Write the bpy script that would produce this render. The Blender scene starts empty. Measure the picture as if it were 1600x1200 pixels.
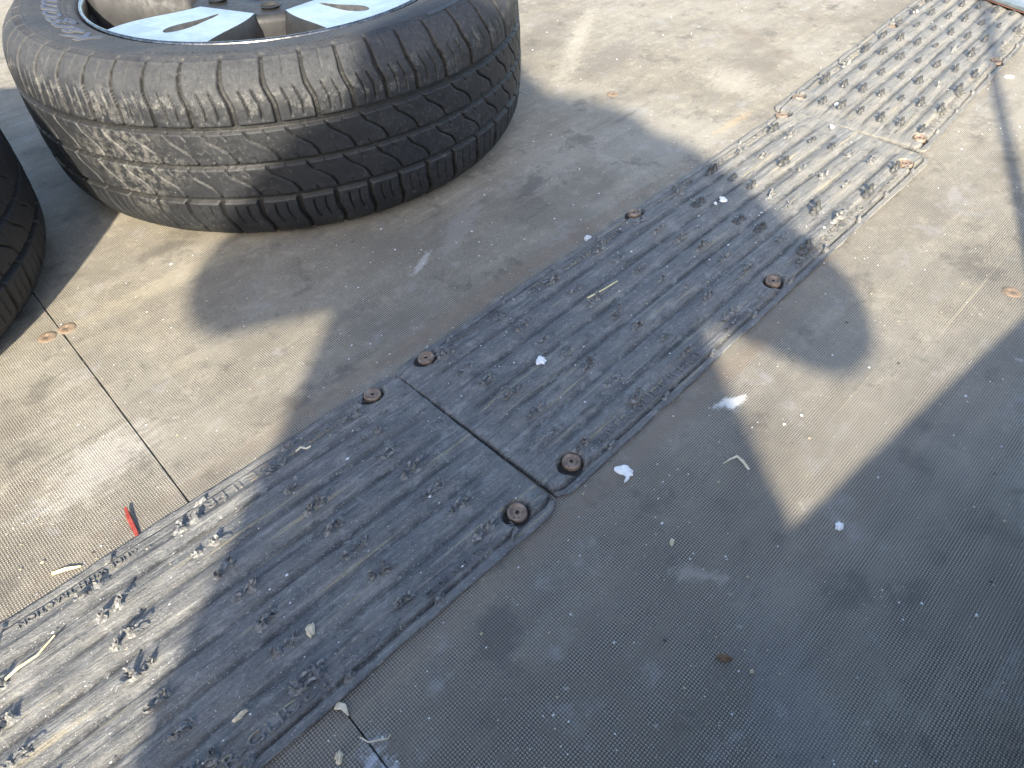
import bpy, bmesh, math, random
import numpy as np
from mathutils import Vector, Matrix

random.seed(7)
rng = np.random.default_rng(11)
scene = bpy.context.scene
C = scene.collection

# ------------------------------------------------------------------ camera
# X runs along the rubber mats, Y across them, Z up, floor top at z = 0 (metres)
CAM_ROT = Matrix(((0.69827606, 0.52304663, -0.48870519),
                  (-0.71525389, 0.48246057, -0.50561217),
                  (-0.02867776, 0.70260516, 0.71100181)))
cam_data = bpy.data.cameras.new('camera')
cam = bpy.data.objects.new('camera', cam_data)
C.objects.link(cam)
cam.matrix_world = Matrix.Translation((0, 0, 0.5)) @ CAM_ROT.to_4x4()
cam_data.sensor_fit = 'HORIZONTAL'
cam_data.sensor_width = 36.0
cam_data.lens = 36.0 * 1110.0 / 1600.0
cam_data.clip_start = 0.01
cam_data.clip_end = 3000
scene.camera = cam
scene.render.resolution_x, scene.render.resolution_y = 1024, 768

# ------------------------------------------------------------------ light
SUN_EL = math.radians(31.0)
SUN_AZ = math.radians(44.0)          # direction in which shadows fall, from +X towards +Y
to_sun = Vector((-math.cos(SUN_AZ) * math.cos(SUN_EL), -math.sin(SUN_AZ) * math.cos(SUN_EL), math.sin(SUN_EL)))
world = bpy.data.worlds.new('World')
scene.world = world
world.use_nodes = True
wn = world.node_tree.nodes
sky = wn.new('ShaderNodeTexSky')
sky.sky_type = 'NISHITA'
sky.sun_disc = False
sky.sun_elevation = SUN_EL
sky.sun_rotation = math.atan2(to_sun.x, to_sun.y)
sky.air_density = 1.0
sky.dust_density = 2.0
bg = wn['Background']
bg.inputs['Strength'].default_value = 0.148
world.node_tree.links.new(sky.outputs[0], bg.inputs['Color'])
sun_data = bpy.data.lights.new('sun', 'SUN')
sun_data.energy = 4.4
sun_data.angle = math.radians(1.3)
sun_data.color = (1.0, 0.91, 0.74)
sun = bpy.data.objects.new('sun', sun_data)
C.objects.link(sun)
sun.rotation_euler = to_sun.to_track_quat('Z', 'Y').to_euler()
vs = scene.view_settings
vs.view_transform = 'Standard'
vs.look = 'None'
vs.gamma = 1.0
vs.exposure = 1.68
vs.use_curve_mapping = False
scene.cycles.max_bounces = 5
scene.cycles.diffuse_bounces = 3
scene.cycles.glossy_bounces = 3
scene.cycles.transmission_bounces = 1

SV = Vector((math.cos(SUN_AZ), math.sin(SUN_AZ)))     # along the shadows
TV = Vector((SV.y, -SV.x))


def ST(s, t, z):
    return Vector((s * SV.x + t * TV.x, s * SV.y + t * TV.y, z))


# ------------------------------------------------------------------ node helper
class N:
    def __init__(self, name):
        self.m = bpy.data.materials.new(name)
        self.m.use_nodes = True
        self.t = self.m.node_tree
        self.b = self.t.nodes['Principled BSDF']
        self.pos = self.t.nodes.new('ShaderNodeNewGeometry').outputs['Position']

    def new(self, k):
        return self.t.nodes.new(k)

    def link(self, a, b):
        if isinstance(a, (int, float)):
            b.default_value = a
        elif isinstance(a, tuple):
            b.default_value = a if len(a) == len(b.default_value) else (*a, 1.0)
        else:
            self.t.links.new(a, b)

    def math(self, op, a, b=0.0, c=0.0, clamp=False):
        n = self.new('ShaderNodeMath')
        n.operation = op
        n.use_clamp = clamp
        self.link(a, n.inputs[0])
        self.link(b, n.inputs[1])
        self.link(c, n.inputs[2])
        return n.outputs[0]

    def add(self, a, b): return self.math('ADD', a, b)
    def sub(self, a, b): return self.math('SUBTRACT', a, b)
    def mul(self, a, b): return self.math('MULTIPLY', a, b)

    def ramp(self, v, a, b, lo=0.0, hi=1.0):
        n = self.new('ShaderNodeMapRange')
        n.interpolation_type = 'SMOOTHSTEP'
        self.link(v, n.inputs[0])
        for i, x in enumerate((a, b, lo, hi)):
            n.inputs[i + 1].default_value = x
        return n.outputs[0]

    def obj(self):
        return self.new('ShaderNodeTexCoord').outputs['Object']

    def mapping(self, v, scale=(1, 1, 1), rot=(0, 0, 0), loc=(0, 0, 0)):
        n = self.new('ShaderNodeMapping')
        self.link(v, n.inputs[0])
        n.inputs[1].default_value = loc
        n.inputs[2].default_value = rot
        n.inputs[3].default_value = scale
        return n.outputs[0]

    def noise(self, v, scale, detail=3, rough=0.55, dist=0.0):
        n = self.new('ShaderNodeTexNoise')
        self.link(v, n.inputs['Vector'])
        n.inputs['Scale'].default_value = scale
        n.inputs['Detail'].default_value = detail
        n.inputs['Roughness'].default_value = rough
        n.inputs['Distortion'].default_value = dist
        return n.outputs['Fac']

    def mix(self, f, a, b, mode='MIX'):
        n = self.new('ShaderNodeMix')
        n.data_type = 'RGBA'
        n.blend_type = mode
        self.link(f, n.inputs[0])
        self.link(a, n.inputs[6])
        self.link(b, n.inputs[7])
        return n.outputs[2]

    def xyz(self, v):
        n = self.new('ShaderNodeSeparateXYZ')
        self.link(v, n.inputs[0])
        return n.outputs

    def bump(self, h, dist, strength=1.0):
        n = self.new('ShaderNodeBump')
        n.inputs['Strength'].default_value = strength
        n.inputs['Distance'].default_value = dist
        self.link(h, n.inputs['Height'])
        self.link(n.outputs[0], self.b.inputs['Normal'])

    def attr(self, name):
        n = self.new('ShaderNodeAttribute')
        n.attribute_name = name
        return n.outputs['Fac']

    def island(self):
        return self.new('ShaderNodeNewGeometry').outputs['Random Per Island']

    def out(self, col, rough=0.6, metal=0.0, spec=0.5):
        self.link(col, self.b.inputs['Base Color'])
        self.link(rough, self.b.inputs['Roughness'])
        self.link(metal, self.b.inputs['Metallic'])
        self.link(spec, self.b.inputs['Specular IOR Level'])
        return self.m


# ------------------------------------------------------------------ materials
def mat_floor():
    n = N('mesh_faced_plywood')
    p = n.pos
    x, y, z = n.xyz(p)
    big = n.noise(p, 2.6, 4, 0.6)
    # warp so the printed mesh is never perfectly straight
    PITCH = 0.0022
    wx = n.add(x, n.mul(big, 0.008))
    wy = n.add(y, n.mul(big, -0.006))
    sx = n.math('SINE', n.mul(wx, math.pi / PITCH))
    sy = n.math('SINE', n.mul(wy, math.pi / PITCH))
    prod = n.mul(sx, sy)
    ax, ay = n.math('ABSOLUTE', sx), n.math('ABSOLUTE', sy)
    d1 = n.mul(n.math('POWER', ax, 0.5), n.math('POWER', ay, 2.6))
    d2 = n.mul(n.math('POWER', ay, 0.5), n.math('POWER', ax, 2.6))
    par = n.ramp(prod, -0.04, 0.04)
    dash = n.add(n.mul(d1, par), n.mul(d2, n.sub(1.0, par)))      # dashes turned this way and that, like woven wire
    weave = n.ramp(dash, 0.10, 0.72)
    mid = n.noise(n.mapping(p, loc=(5, 2, 0)), 9, 4, 0.65)
    fine = n.noise(p, 260, 2, 0.7)
    drag = n.noise(n.mapping(p, scale=(3, 55, 1), rot=(0, 0, math.radians(-9))), 1.0, 3, 0.6)
    drag2 = n.noise(n.mapping(p, scale=(2.2, 38, 1), rot=(0, 0, math.radians(22)), loc=(1, 4, 0)), 1.0, 3, 0.65)
    # dust cover: more towards the far end of the deck and along the wheel tracks
    reach = n.ramp(n.add(n.mul(x, 0.6), n.mul(y, 0.9)), 0.0, 1.05)
    dust = n.add(n.mul(big, 0.55), n.add(n.mul(mid, 0.55), n.mul(drag, 0.35)))
    dust = n.add(dust, n.mul(reach, 0.42))
    dust = n.ramp(dust, 0.58, 1.22)
    film = n.mix(n.ramp(mid, 0.3, 0.7), (0.058, 0.050, 0.044), (0.110, 0.092, 0.077))
    tan = n.mix(n.ramp(big, 0.35, 0.65), (0.345, 0.310, 0.235), (0.375, 0.350, 0.290))
    col = n.mix(n.add(n.mul(dust, 0.62), 0.16), film, tan)
    brown = n.noise(n.mapping(p, loc=(6, 3, 2), scale=(1, 1.6, 1)), 4.5, 4, 0.65)
    col = n.mix(n.mul(n.ramp(brown, 0.50, 0.66), 0.55), col, (0.125, 0.106, 0.083))
    # printed mesh: the raised knots are rubbed pale, the pits stay dark
    wear = n.ramp(n.add(n.mul(drag2, 0.6), n.mul(big, 0.7)), 0.50, 0.82)
    fill = n.noise(n.mapping(p, loc=(4, 2, 7)), 48, 4, 0.75)
    vis = n.mul(n.sub(1.0, n.mul(wear, 0.55)), n.mul(n.ramp(fine, 0.3, 0.60, 0.5, 1.0), n.ramp(fill, 0.68, 0.48, 0.2, 1.0)))
    col = n.mix(n.mul(n.sub(1.0, weave), n.mul(vis, 0.98)), col, (0.030, 0.026, 0.024))
    col = n.mix(n.mul(weave, n.mul(vis, 0.46)), col, (0.52, 0.47, 0.38))
    # long pale scrapes and dark scuffs
    scr = n.noise(n.mapping(p, scale=(2.0, 120, 1), rot=(0, 0, math.radians(-6)), loc=(9, 1, 0)), 1.0, 2, 0.5)
    col = n.mix(n.mul(n.ramp(scr, 0.66, 0.80), 0.28), col, (0.50, 0.43, 0.29))
    scr2 = n.noise(n.mapping(p, scale=(110, 3.0, 1), rot=(0, 0, math.radians(-24)), loc=(2, 8, 0)), 1.0, 2, 0.5)
    col = n.mix(n.mul(n.ramp(scr2, 0.69, 0.82), 0.18), col, (0.42, 0.40, 0.36))
    dk = n.noise(n.mapping(p, scale=(5, 46, 1), rot=(0, 0, math.radians(14)), loc=(2, 2, 0)), 1.0, 3, 0.6)
    col = n.mix(n.mul(n.ramp(dk, 0.62, 0.75), 0.40), col, (0.055, 0.05, 0.045))
    blot = n.noise(n.mapping(p, loc=(8, 8, 3)), 15, 4, 0.72)
    col = n.mix(n.mul(n.ramp(blot, 0.46, 0.34), 0.40), col, (0.05, 0.046, 0.043))
    col = n.mix(n.mul(n.ramp(blot, 0.56, 0.70), 0.30), col, (0.33, 0.33, 0.34))
    blot2 = n.noise(n.mapping(p, loc=(1, 5, 9)), 60, 2, 0.6)
    col = n.mix(n.mul(n.ramp(blot2, 0.70, 0.78), 0.5), col, (0.42, 0.40, 0.37))

    spk = n.noise(n.mapping(p, loc=(3, 9, 0)), 420, 2, 0.6)
    col = n.mix(n.mul(n.ramp(spk, 0.67, 0.75), 0.55), col, (0.55, 0.52, 0.46))
    col = n.mix(n.mul(n.ramp(spk, 0.36, 0.28), 0.45), col, (0.04, 0.035, 0.03))
    edge_n = n.add(n.mul(n.sub(n.noise(n.mapping(p, scale=(1, 2.2, 1)), 70, 4, 0.75), 0.5), 2.6), n.mul(n.sub(drag2, 0.5), 1.6))

    def ell(cx, cy, rx, ry, rot):
        mp = n.new('ShaderNodeMapping')
        mp.vector_type = 'TEXTURE'
        n.link(p, mp.inputs[0])
        mp.inputs[1].default_value = (cx, cy, 0)
        mp.inputs[2].default_value = (0, 0, rot)
        mp.inputs[3].default_value = (rx, ry, 1)
        vl = n.new('ShaderNodeVectorMath')
        vl.operation = 'LENGTH'
        n.link(mp.outputs[0], vl.inputs[0])
        d = vl.outputs['Value']
        d = n.add(d, edge_n)
        return n.ramp(d, 1.15, 0.35)
    # stains and smears that have a shape of their own: (x, y, length, width, turn, colour, strength)
    for cx, cy, rx, ry, rot, c, k in (
            (0.4694, 0.1838, 0.017, 0.0062, -0.42, (0.72, 0.72, 0.71), 0.7),
            (0.012, 0.556, 0.060, 0.03, 0.2, (0.46, 0.43, 0.39), 0.35),
            (1.08, 0.90, 0.22, 0.022, 0.55, (0.50, 0.46, 0.38), 0.28),
            (1.10, 0.575, 0.08, 0.05, 1.3, (0.48, 0.44, 0.37), 0.3),
            (0.975, 0.500, 0.07, 0.010, 0.0, (0.46, 0.33, 0.18), 0.35),
            (0.245, 0.772, 0.19, 0.020, 0.02, (0.45, 0.40, 0.28), 0.25),
            (0.03, 0.155, 0.04, 0.016, 1.3, (0.50, 0.53, 0.58), 0.6),
            (0.24, -0.01, 0.12, 0.035, 0.8, (0.17, 0.175, 0.18), 0.3),
            (0.295, 0.10, 0.020, 0.008, 2.2, (0.28, 0.25, 0.22), 0.7),
            (0.5, 0.60, 0.08, 0.02, 0.5, (0.27, 0.25, 0.225), 0.5),
            (0.42, 0.58, 0.03, 0.006, 0.5, (0.45, 0.43, 0.40), 0.6),
            (1.06, 0.80, 0.10, 0.035, 0.3, (0.14, 0.125, 0.11), 0.55),
            (1.28, 0.62, 0.16, 0.014, 1.15, (0.17, 0.14, 0.11), 0.5),
            (0.64, 0.605, 0.05, 0.015, 0.4, (0.07, 0.065, 0.06), 0.6),
            (0.40, 0.478, 0.45, 0.014, 0.0, (0.17, 0.12, 0.085), 0.4),
            (0.36, 0.212, 0.40, 0.014, 0.0, (0.19, 0.14, 0.10), 0.4)):
        col = n.mix(n.mul(ell(cx, cy, rx, ry, rot), k), col, c)
    rough = n.ramp(dust, 0.0, 1.0, 0.50, 0.80)
    h = n.add(n.mul(dash, 0.7), n.mul(fine, 0.6))
    n.bump(h, 0.0006, 0.8)
    return n.out(col, rough, 0.0, 0.35)


def mat_rubber_mat():
    n = N('worn_black_plastic_mat')
    p = n.pos
    o = n.obj()
    x, y, z = n.xyz(p)
    streak = n.noise(n.mapping(o, scale=(11, 330, 9)), 1.0, 4, 0.7)
    streak2 = n.noise(n.mapping(o, scale=(4, 110, 4), loc=(3, 3, 0)), 1.0, 4, 0.6)
    cl = n.noise(o, 14, 4, 0.7)
    far = n.ramp(x, 0.45, 1.1)                          # the far mats see less sliding and hold more dust
    near = n.ramp(x, 0.16, -0.10)
    base = n.mix(cl, (0.085, 0.088, 0.092), (0.160, 0.159, 0.155))
    d = n.add(n.add(n.mul(cl, 0.6), n.mul(streak2, 0.6)), n.mul(n.add(n.mul(far, 0.36), n.mul(near, 0.08)), 1.0))
    d = n.ramp(d, 0.50, 1.15)
    col = n.mix(n.mul(d, 0.85), base, (0.245, 0.228, 0.190))
    col = n.mix(n.mul(n.ramp(streak, 0.54, 0.68), 0.5), col, (0.32, 0.31, 0.285))
    col = n.mix(n.mul(n.ramp(streak2, 0.42, 0.30), 0.55), col, (0.030, 0.034, 0.040))
    yel = n.noise(n.mapping(o, scale=(6, 160, 6), loc=(8, 2, 0)), 1.0, 3, 0.5)
    col = n.mix(n.mul(n.ramp(yel, 0.62, 0.72), 0.45), col, (0.42, 0.35, 0.20))
    # torn raw plastic is paler; shade painted into grooves and holes, dirt into joints
    col = n.mix(n.mul(n.ramp(streak, 0.44, 0.32), 0.5), col, (0.030, 0.033, 0.038))
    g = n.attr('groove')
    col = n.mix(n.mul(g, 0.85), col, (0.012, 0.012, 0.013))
    gr = n.noise(n.mapping(o, scale=(1, 2.4, 1)), 330, 3, 0.75)
    col = n.mix(n.mul(n.ramp(gr, 0.54, 0.68), 0.30), col, (0.33, 0.325, 0.31))
    col = n.mix(n.mul(n.ramp(gr, 0.45, 0.33), 0.32), col, (0.030, 0.032, 0.036))
    mot = n.noise(n.mapping(o, scale=(1, 1.8, 1), loc=(2, 6, 0)), 55, 4, 0.75)
    col = n.mix(n.mul(n.ramp(mot, 0.50, 0.68), 0.55), col, (0.27, 0.265, 0.25))
    col = n.mix(n.mul(n.ramp(mot, 0.44, 0.32), 0.55), col, (0.040, 0.043, 0.048))
    spk = n.noise(n.mapping(o, loc=(7, 1, 0)), 800, 1, 0.5)
    col = n.mix(n.mul(n.ramp(spk, 0.69, 0.75), 0.7), col, (0.55, 0.55, 0.54))
    scx = n.noise(n.mapping(o, scale=(160, 20, 1), rot=(0, 0, 0.5)), 1.0, 2, 0.5)
    col = n.mix(n.mul(n.ramp(scx, 0.68, 0.78), 0.30), col, (0.34, 0.33, 0.30))
    sc = n.noise(n.mapping(o, scale=(40, 700, 40)), 1.0, 2, 0.6)
    n.bump(n.add(n.add(n.mul(streak, 0.8), n.mul(sc, 0.4)), n.mul(gr, 0.7)), 0.0020, 0.85)
    return n.out(col, n.ramp(cl, 0.3, 0.7, 0.50, 0.70), 0.0, 0.32)


def mat_cleat():
    n = N('torn_plastic_cleat')
    o = n.obj()
    x, y, z = n.xyz(n.pos)
    far = n.ramp(x, 0.45, 1.1)
    a = n.noise(n.pos, 300, 4, 0.7)
    col = n.mix(n.ramp(a, 0.35, 0.7), (0.055, 0.058, 0.063), (0.26, 0.255, 0.24))
    col = n.mix(n.mul(far, 0.25), col, (0.26, 0.245, 0.215))
    n.bump(a, 0.001, 0.9)
    return n.out(col, 0.55, 0.0, 0.5)


def mat_tyre(k=1.0):
    n = N('dusty_tyre_rubber')
    o = n.obj()
    x, y, z = n.xyz(o)
    big = n.noise(o, 9, 5, 0.62, 0.4)
    mid = n.noise(n.mapping(o, loc=(2, 1, 4)), 40, 5, 0.7, 0.6)
    fine = n.noise(o, 350, 3, 0.7)
    r = n.math('SQRT', n.add(n.mul(x, x), n.mul(y, y)))
    base = n.mix(mid, (0.010, 0.0112, 0.0135), (0.016, 0.0175, 0.021))
    side = n.ramp(z, 0.165, 0.205)
    dust = n.add(n.mul(big, 0.8), n.add(n.mul(mid, 0.6), n.mul(side, 0.42)))
    dust = n.ramp(dust, 0.62, 1.35)
    col = n.mix(n.mul(dust, 0.46 * k), base, (0.086, 0.088, 0.092))
    # dried mud thrown on one part of the tread and a scuff band round the shoulder
    ang = n.math('ARCTAN2', y, x)
    mud = n.math('ABSOLUTE', n.add(ang, math.radians(155)))
    mud = n.add(n.mul(mud, 4.2), n.mul(n.math('ABSOLUTE', n.sub(z, 0.112)), 14.0))
    mud = n.ramp(n.add(mud, n.mul(n.sub(big, 0.5), 2.2)), 1.25, 0.45)
    mudn = n.ramp(n.noise(o, 110, 5, 0.8), 0.44, 0.60)
    col = n.mix(n.mul(mud, n.mul(mudn, 0.30 * k)), col, (0.23, 0.222, 0.20))
    band = n.mul(n.ramp(n.math('ABSOLUTE', n.sub(z, 0.176)), 0.022, 0.004), n.ramp(n.noise(o, 70, 5, 0.8), 0.5, 0.66))
    col = n.mix(n.mul(band, 0.42 * k), col, (0.19, 0.185, 0.172))
    g = n.attr('groove')
    col = n.mix(n.mul(n.ramp(g, 0.15, 0.6), 0.75), col, (0.010, 0.010, 0.010))  # shade of the tread grooves painted into the rubber colour
    rim_edge = n.mul(n.ramp(g, 0.03, 0.12), n.ramp(g, 0.32, 0.2))
    col = n.mix(n.mul(rim_edge, n.mul(mid, 0.15)), col, (0.15, 0.145, 0.13))
    col = n.mix(n.mul(n.ramp(fine, 0.69, 0.76), 0.5), col, (0.32, 0.31, 0.28))
    gritn = n.noise(o, 210, 4, 0.8)
    col = n.mix(n.mul(n.ramp(gritn, 0.53, 0.68), n.mul(n.ramp(big, 0.38, 0.62), 0.45 * k)), col, (0.13, 0.127, 0.118))
    col = n.mix(n.mul(n.ramp(gritn, 0.47, 0.36), 0.5), col, (0.010, 0.0105, 0.012))
    n.bump(n.add(n.mul(gritn, 0.6), n.mul(fine, 0.5)), 0.0007, 0.6)
    return n.out(col, n.ramp(dust, 0, 1, 0.55, 0.85), 0.0, 0.32)


def mat_simple(name, c1, c2, scale=60, rough=0.6, metal=0.0, spec=0.5, bump=0.0005, thr=(0.35, 0.65)):
    n = N(name)
    o = n.obj()
    a = n.noise(o, scale, 4, 0.65, 0.3)
    b = n.noise(n.mapping(o, loc=(4, 4, 4)), scale * 4, 3, 0.6)
    n.bump(n.add(n.mul(a, 0.6), n.mul(b, 0.4)), bump, 0.8)
    return n.out(n.mix(n.ramp(n.add(n.mul(a, 0.75), n.mul(b, 0.25)), *thr), c1, c2),
                 n.ramp(b, 0.3, 0.7, rough * 0.85, min(1.0, rough * 1.15)), metal, spec)


M = {}
M['floor'] = mat_floor()
M['mat'] = mat_rubber_mat()
M['cleat'] = mat_cleat()
M['dark_cleat'] = mat_simple('shadow_dark_plastic_cleat', (0.028, 0.03, 0.033), (0.085, 0.083, 0.078), 400, 0.5)  # plastic darkened so its colour stands in for the cleats' cast shadows
M['tyre'] = mat_tyre()
M['dark_tyre'] = mat_tyre(0.25)  # darker copy, pale layers scaled down
M['letter'] = mat_simple('blue_grey_lettering', (0.035, 0.045, 0.075), (0.06, 0.075, 0.115), 200, 0.7)
M['letter_edge'] = mat_simple('pale_letter_edge', (0.075, 0.073, 0.068), (0.115, 0.11, 0.10), 200, 0.8)
M['letter_dark'] = mat_simple('dark_lettering', (0.018, 0.019, 0.021), (0.04, 0.04, 0.042), 200, 0.55)
M['polish'] = mat_simple('machined_alloy', (0.50, 0.485, 0.465), (0.62, 0.605, 0.58), 45, 0.36, 1.0, 0.5, 0.00004)
M['lip'] = mat_simple('rim_lip_alloy', (0.11, 0.108, 0.105), (0.26, 0.255, 0.245), 120, 0.25, 1.0, 0.5, 0.0001)
M['paint'] = mat_simple('gunmetal_wheel_paint', (0.022, 0.022, 0.023), (0.034, 0.034, 0.035), 30, 0.55, 0.2, 0.25, 0.0001)
M['slot'] = mat_simple('dark_slot_paint', (0.05, 0.05, 0.052), (0.09, 0.09, 0.09), 90, 0.5, 0.3, 0.5, 0.0002)
M['barrel'] = mat_simple('wheel_barrel', (0.012, 0.012, 0.013), (0.025, 0.025, 0.025), 60, 0.6, 0.2)
M['rust'] = mat_simple('rusty_screw', (0.15, 0.105, 0.075), (0.33, 0.25, 0.19), 180, 0.6, 0.25, 0.5, 0.0006)
M['rust_pale'] = mat_simple('sanded_rusty_screw', (0.24, 0.12, 0.06), (0.42, 0.30, 0.19), 260, 0.65, 0.25, 0.5, 0.0006)
M['rust_floor'] = mat_simple('dusty_rusty_screw', (0.14, 0.095, 0.062), (0.24, 0.185, 0.135), 260, 0.7, 0.15, 0.4, 0.0006)
M['hole'] = mat_simple('screw_recess', (0.012, 0.010, 0.009), (0.03, 0.022, 0.018), 300, 0.8)  # near-black colour painting shade into screw holes and drive recesses
M['galv'] = mat_simple('galvanised_steel', (0.16, 0.19, 0.20), (0.27, 0.30, 0.31), 45, 0.5, 0.4, 0.5, 0.0003)
M['rustline'] = mat_simple('rust_edge', (0.10, 0.045, 0.028), (0.20, 0.10, 0.065), 300, 0.8)
M['white'] = mat_simple('white_paint_flake', (0.46, 0.47, 0.49), (0.84, 0.84, 0.84), 220, 0.6, 0, 0.4, 0.0015, (0.25, 0.55))
M['pebble'] = mat_simple('grey_white_pebble', (0.42, 0.44, 0.45), (0.70, 0.72, 0.72), 250, 0.6)
M['red'] = mat_simple('red_painted_chip', (0.16, 0.020, 0.014), (0.27, 0.050, 0.035), 250, 0.6)
M['straw'] = mat_simple('dry_straw', (0.62, 0.50, 0.22), (0.80, 0.70, 0.42), 200, 0.6)
M['leaf'] = mat_simple('dry_leaf', (0.46, 0.38, 0.25), (0.66, 0.58, 0.44), 150, 0.7)
M['brown'] = mat_simple('brown_chip', (0.10, 0.06, 0.03), (0.17, 0.11, 0.06), 200, 0.7)
M['board'] = mat_simple('grey_side_board', (0.16, 0.15, 0.14), (0.26, 0.25, 0.23), 12, 0.6)
M['ground'] = mat_simple('gravel_yard', (0.16, 0.15, 0.135), (0.30, 0.28, 0.25), 6, 0.9, 0, 0.3, 0.01)
M['jacket'] = mat_simple('dark_blue_jacket', (0.03, 0.035, 0.05), (0.05, 0.055, 0.075), 30, 0.8)
M['jeans'] = mat_simple('blue_jeans', (0.05, 0.07, 0.12), (0.08, 0.11, 0.17), 200, 0.9)
M['skin'] = mat_simple('skin', (0.46, 0.29, 0.21), (0.54, 0.35, 0.26), 30, 0.5)
M['shoe'] = mat_simple('black_shoe', (0.02, 0.02, 0.02), (0.04, 0.04, 0.04), 40, 0.5)
M['phone'] = mat_simple('black_phone', (0.01, 0.01, 0.012), (0.02, 0.02, 0.022), 40, 0.25)


def mat_grit():
    n = N('scattered_grit')
    r = n.island()
    col = n.mix(n.ramp(r, 0.55, 0.62), (0.62, 0.63, 0.64), (0.40, 0.33, 0.22))
    col = n.mix(n.ramp(r, 0.90, 0.92), col, (0.05, 0.04, 0.035))
    return n.out(col, 0.7)


M['grit'] = mat_grit()


# ------------------------------------------------------------------ object helpers
def tag(o, label=None, cat=None, group=None, kind=None):
    if label: o['label'] = label
    if cat: o['category'] = cat
    if group: o['group'] = group
    if kind: o['kind'] = kind
    return o


def empty(name, loc=(0, 0, 0), rz=0.0):
    o = bpy.data.objects.new(name, None)
    o.empty_display_size = 0.05
    C.objects.link(o)
    o.location = loc
    o.rotation_euler = (0, 0, rz)
    return o


def link(name, me, mat, parent=None, smooth=True):
    if mat is not None and len(me.materials) == 0:
        me.materials.append(mat)
    if smooth:
        me.shade_smooth()
    o = bpy.data.objects.new(name, me)
    C.objects.link(o)
    if parent:
        o.parent = parent
    return o


def mesh(name, v, f):
    me = bpy.data.meshes.new(name)
    me.from_pydata([tuple(map(float, p)) for p in v], [], [tuple(map(int, q)) for q in f])
    me.update()
    return me


def grid_mesh(name, P, close_u=False, attr=None, attr_name='groove'):
    """P: array (nu, nv, 3)"""
    nu, nv = P.shape[:2]
    me = bpy.data.meshes.new(name)
    me.vertices.add(nu * nv)
    me.vertices.foreach_set('co', P.astype(np.float32).reshape(-1))
    iu = np.arange(nu if close_u else nu - 1)
    iv = np.arange(nv - 1)
    A, B_ = np.meshgrid(iu, iv, indexing='ij')
    A2 = (A + 1) % nu
    q = np.stack([A * nv + B_, A2 * nv + B_, A2 * nv + B_ + 1, A * nv + B_ + 1], -1).reshape(-1, 4)
    me.loops.add(q.size)
    me.loops.foreach_set('vertex_index', q.astype(np.int32).reshape(-1))
    me.polygons.add(len(q))
    me.polygons.foreach_set('loop_start', np.arange(0, q.size, 4, dtype=np.int32))
    me.update(calc_edges=True)
    me.validate()
    if attr is not None:
        a = me.attributes.new(attr_name, 'FLOAT', 'POINT')
        a.data.foreach_set('value', attr.astype(np.float32).reshape(-1))
    return me


def lathe(name, prof, n=32):
    th = np.linspace(0, 2 * math.pi, n, endpoint=False)
    P = np.zeros((n, len(prof), 3))
    for j, (r, z) in enumerate(prof):
        P[:, j, 0] = r * np.cos(th)
        P[:, j, 1] = r * np.sin(th)
        P[:, j, 2] = z
    return grid_mesh(name, P, close_u=True)


def bevel_box(name, size, center=(0, 0, 0), bev=0.002):
    bm = bmesh.new()
    bmesh.ops.create_cube(bm, size=1.0)
    for v in bm.verts:
        v.co = Vector((v.co.x * size[0] + center[0], v.co.y * size[1] + center[1], v.co.z * size[2] + center[2]))
    bmesh.ops.bevel(bm, geom=bm.edges[:], offset=bev, segments=2, affect='EDGES', profile=0.6)
    me = bpy.data.meshes.new(name)
    bm.to_mesh(me)
    bm.free()
    return me


def prism(name, pts, z0, z1, bev=0.0):
    bm = bmesh.new()
    vs_ = [bm.verts.new((p[0], p[1], z1)) for p in pts]
    f = bm.faces.new(vs_)
    if f.normal.z < 0:
        f.normal_flip()
    r = bmesh.ops.extrude_face_region(bm, geom=[f])
    for v in [g for g in r['geom'] if isinstance(g, bmesh.types.BMVert)]:
        v.co.z = z0
    bmesh.ops.recalc_face_normals(bm, faces=bm.faces[:])
    if bev:
        bmesh.ops.bevel(bm, geom=[e for e in bm.edges], offset=bev, segments=2, affect='EDGES')
    me = bpy.data.meshes.new(name)
    bm.to_mesh(me)
    bm.free()
    return me


def tube(name, pts, rad, n=8):
    pts = [Vector(p) for p in pts]
    if not hasattr(rad, '__len__'):
        rad = [rad] * len(pts)
    v, f = [], []
    for i, p in enumerate(pts):
        d = (pts[min(i + 1, len(pts) - 1)] - pts[max(i - 1, 0)]).normalized()
        up = Vector((0, 0, 1)) if abs(d.z) < 0.9 else Vector((1, 0, 0))
        a = d.cross(up).normalized()
        b = a.cross(d)
        for k in range(n):
            t = 2 * math.pi * k / n
            v.append(p + a * math.cos(t) * rad[i] + b * math.sin(t) * rad[i])
    for i in range(len(pts) - 1):
        for k in range(n):
            f.append((i * n + k, i * n + (k + 1) % n, (i + 1) * n + (k + 1) % n, (i + 1) * n + k))
    f.append(tuple(range(n))[::-1])
    f.append(tuple(range((len(pts) - 1) * n, len(pts) * n)))
    return mesh(name, v, f)


def text_mesh(body, size, shear=0.0, sx=1.0, extrude=0.0, offset=0.0, space=1.0):
    cu = bpy.data.curves.new('lettering', 'FONT')
    cu.body = body
    cu.size = size
    cu.shear = shear
    cu.extrude = extrude
    cu.offset = offset
    cu.space_character = space
    cu.resolution_u = 3
    ob = bpy.data.objects.new('lettering_tmp', cu)
    C.objects.link(ob)
    dg = bpy.context.evaluated_depsgraph_get()
    me = bpy.data.meshes.new_from_object(ob.evaluated_get(dg))
    C.objects.unlink(ob)
    bpy.data.objects.remove(ob)
    for v in me.vertices:
        v.co.x *= sx
    me.materials.clear()
    return me


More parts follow.
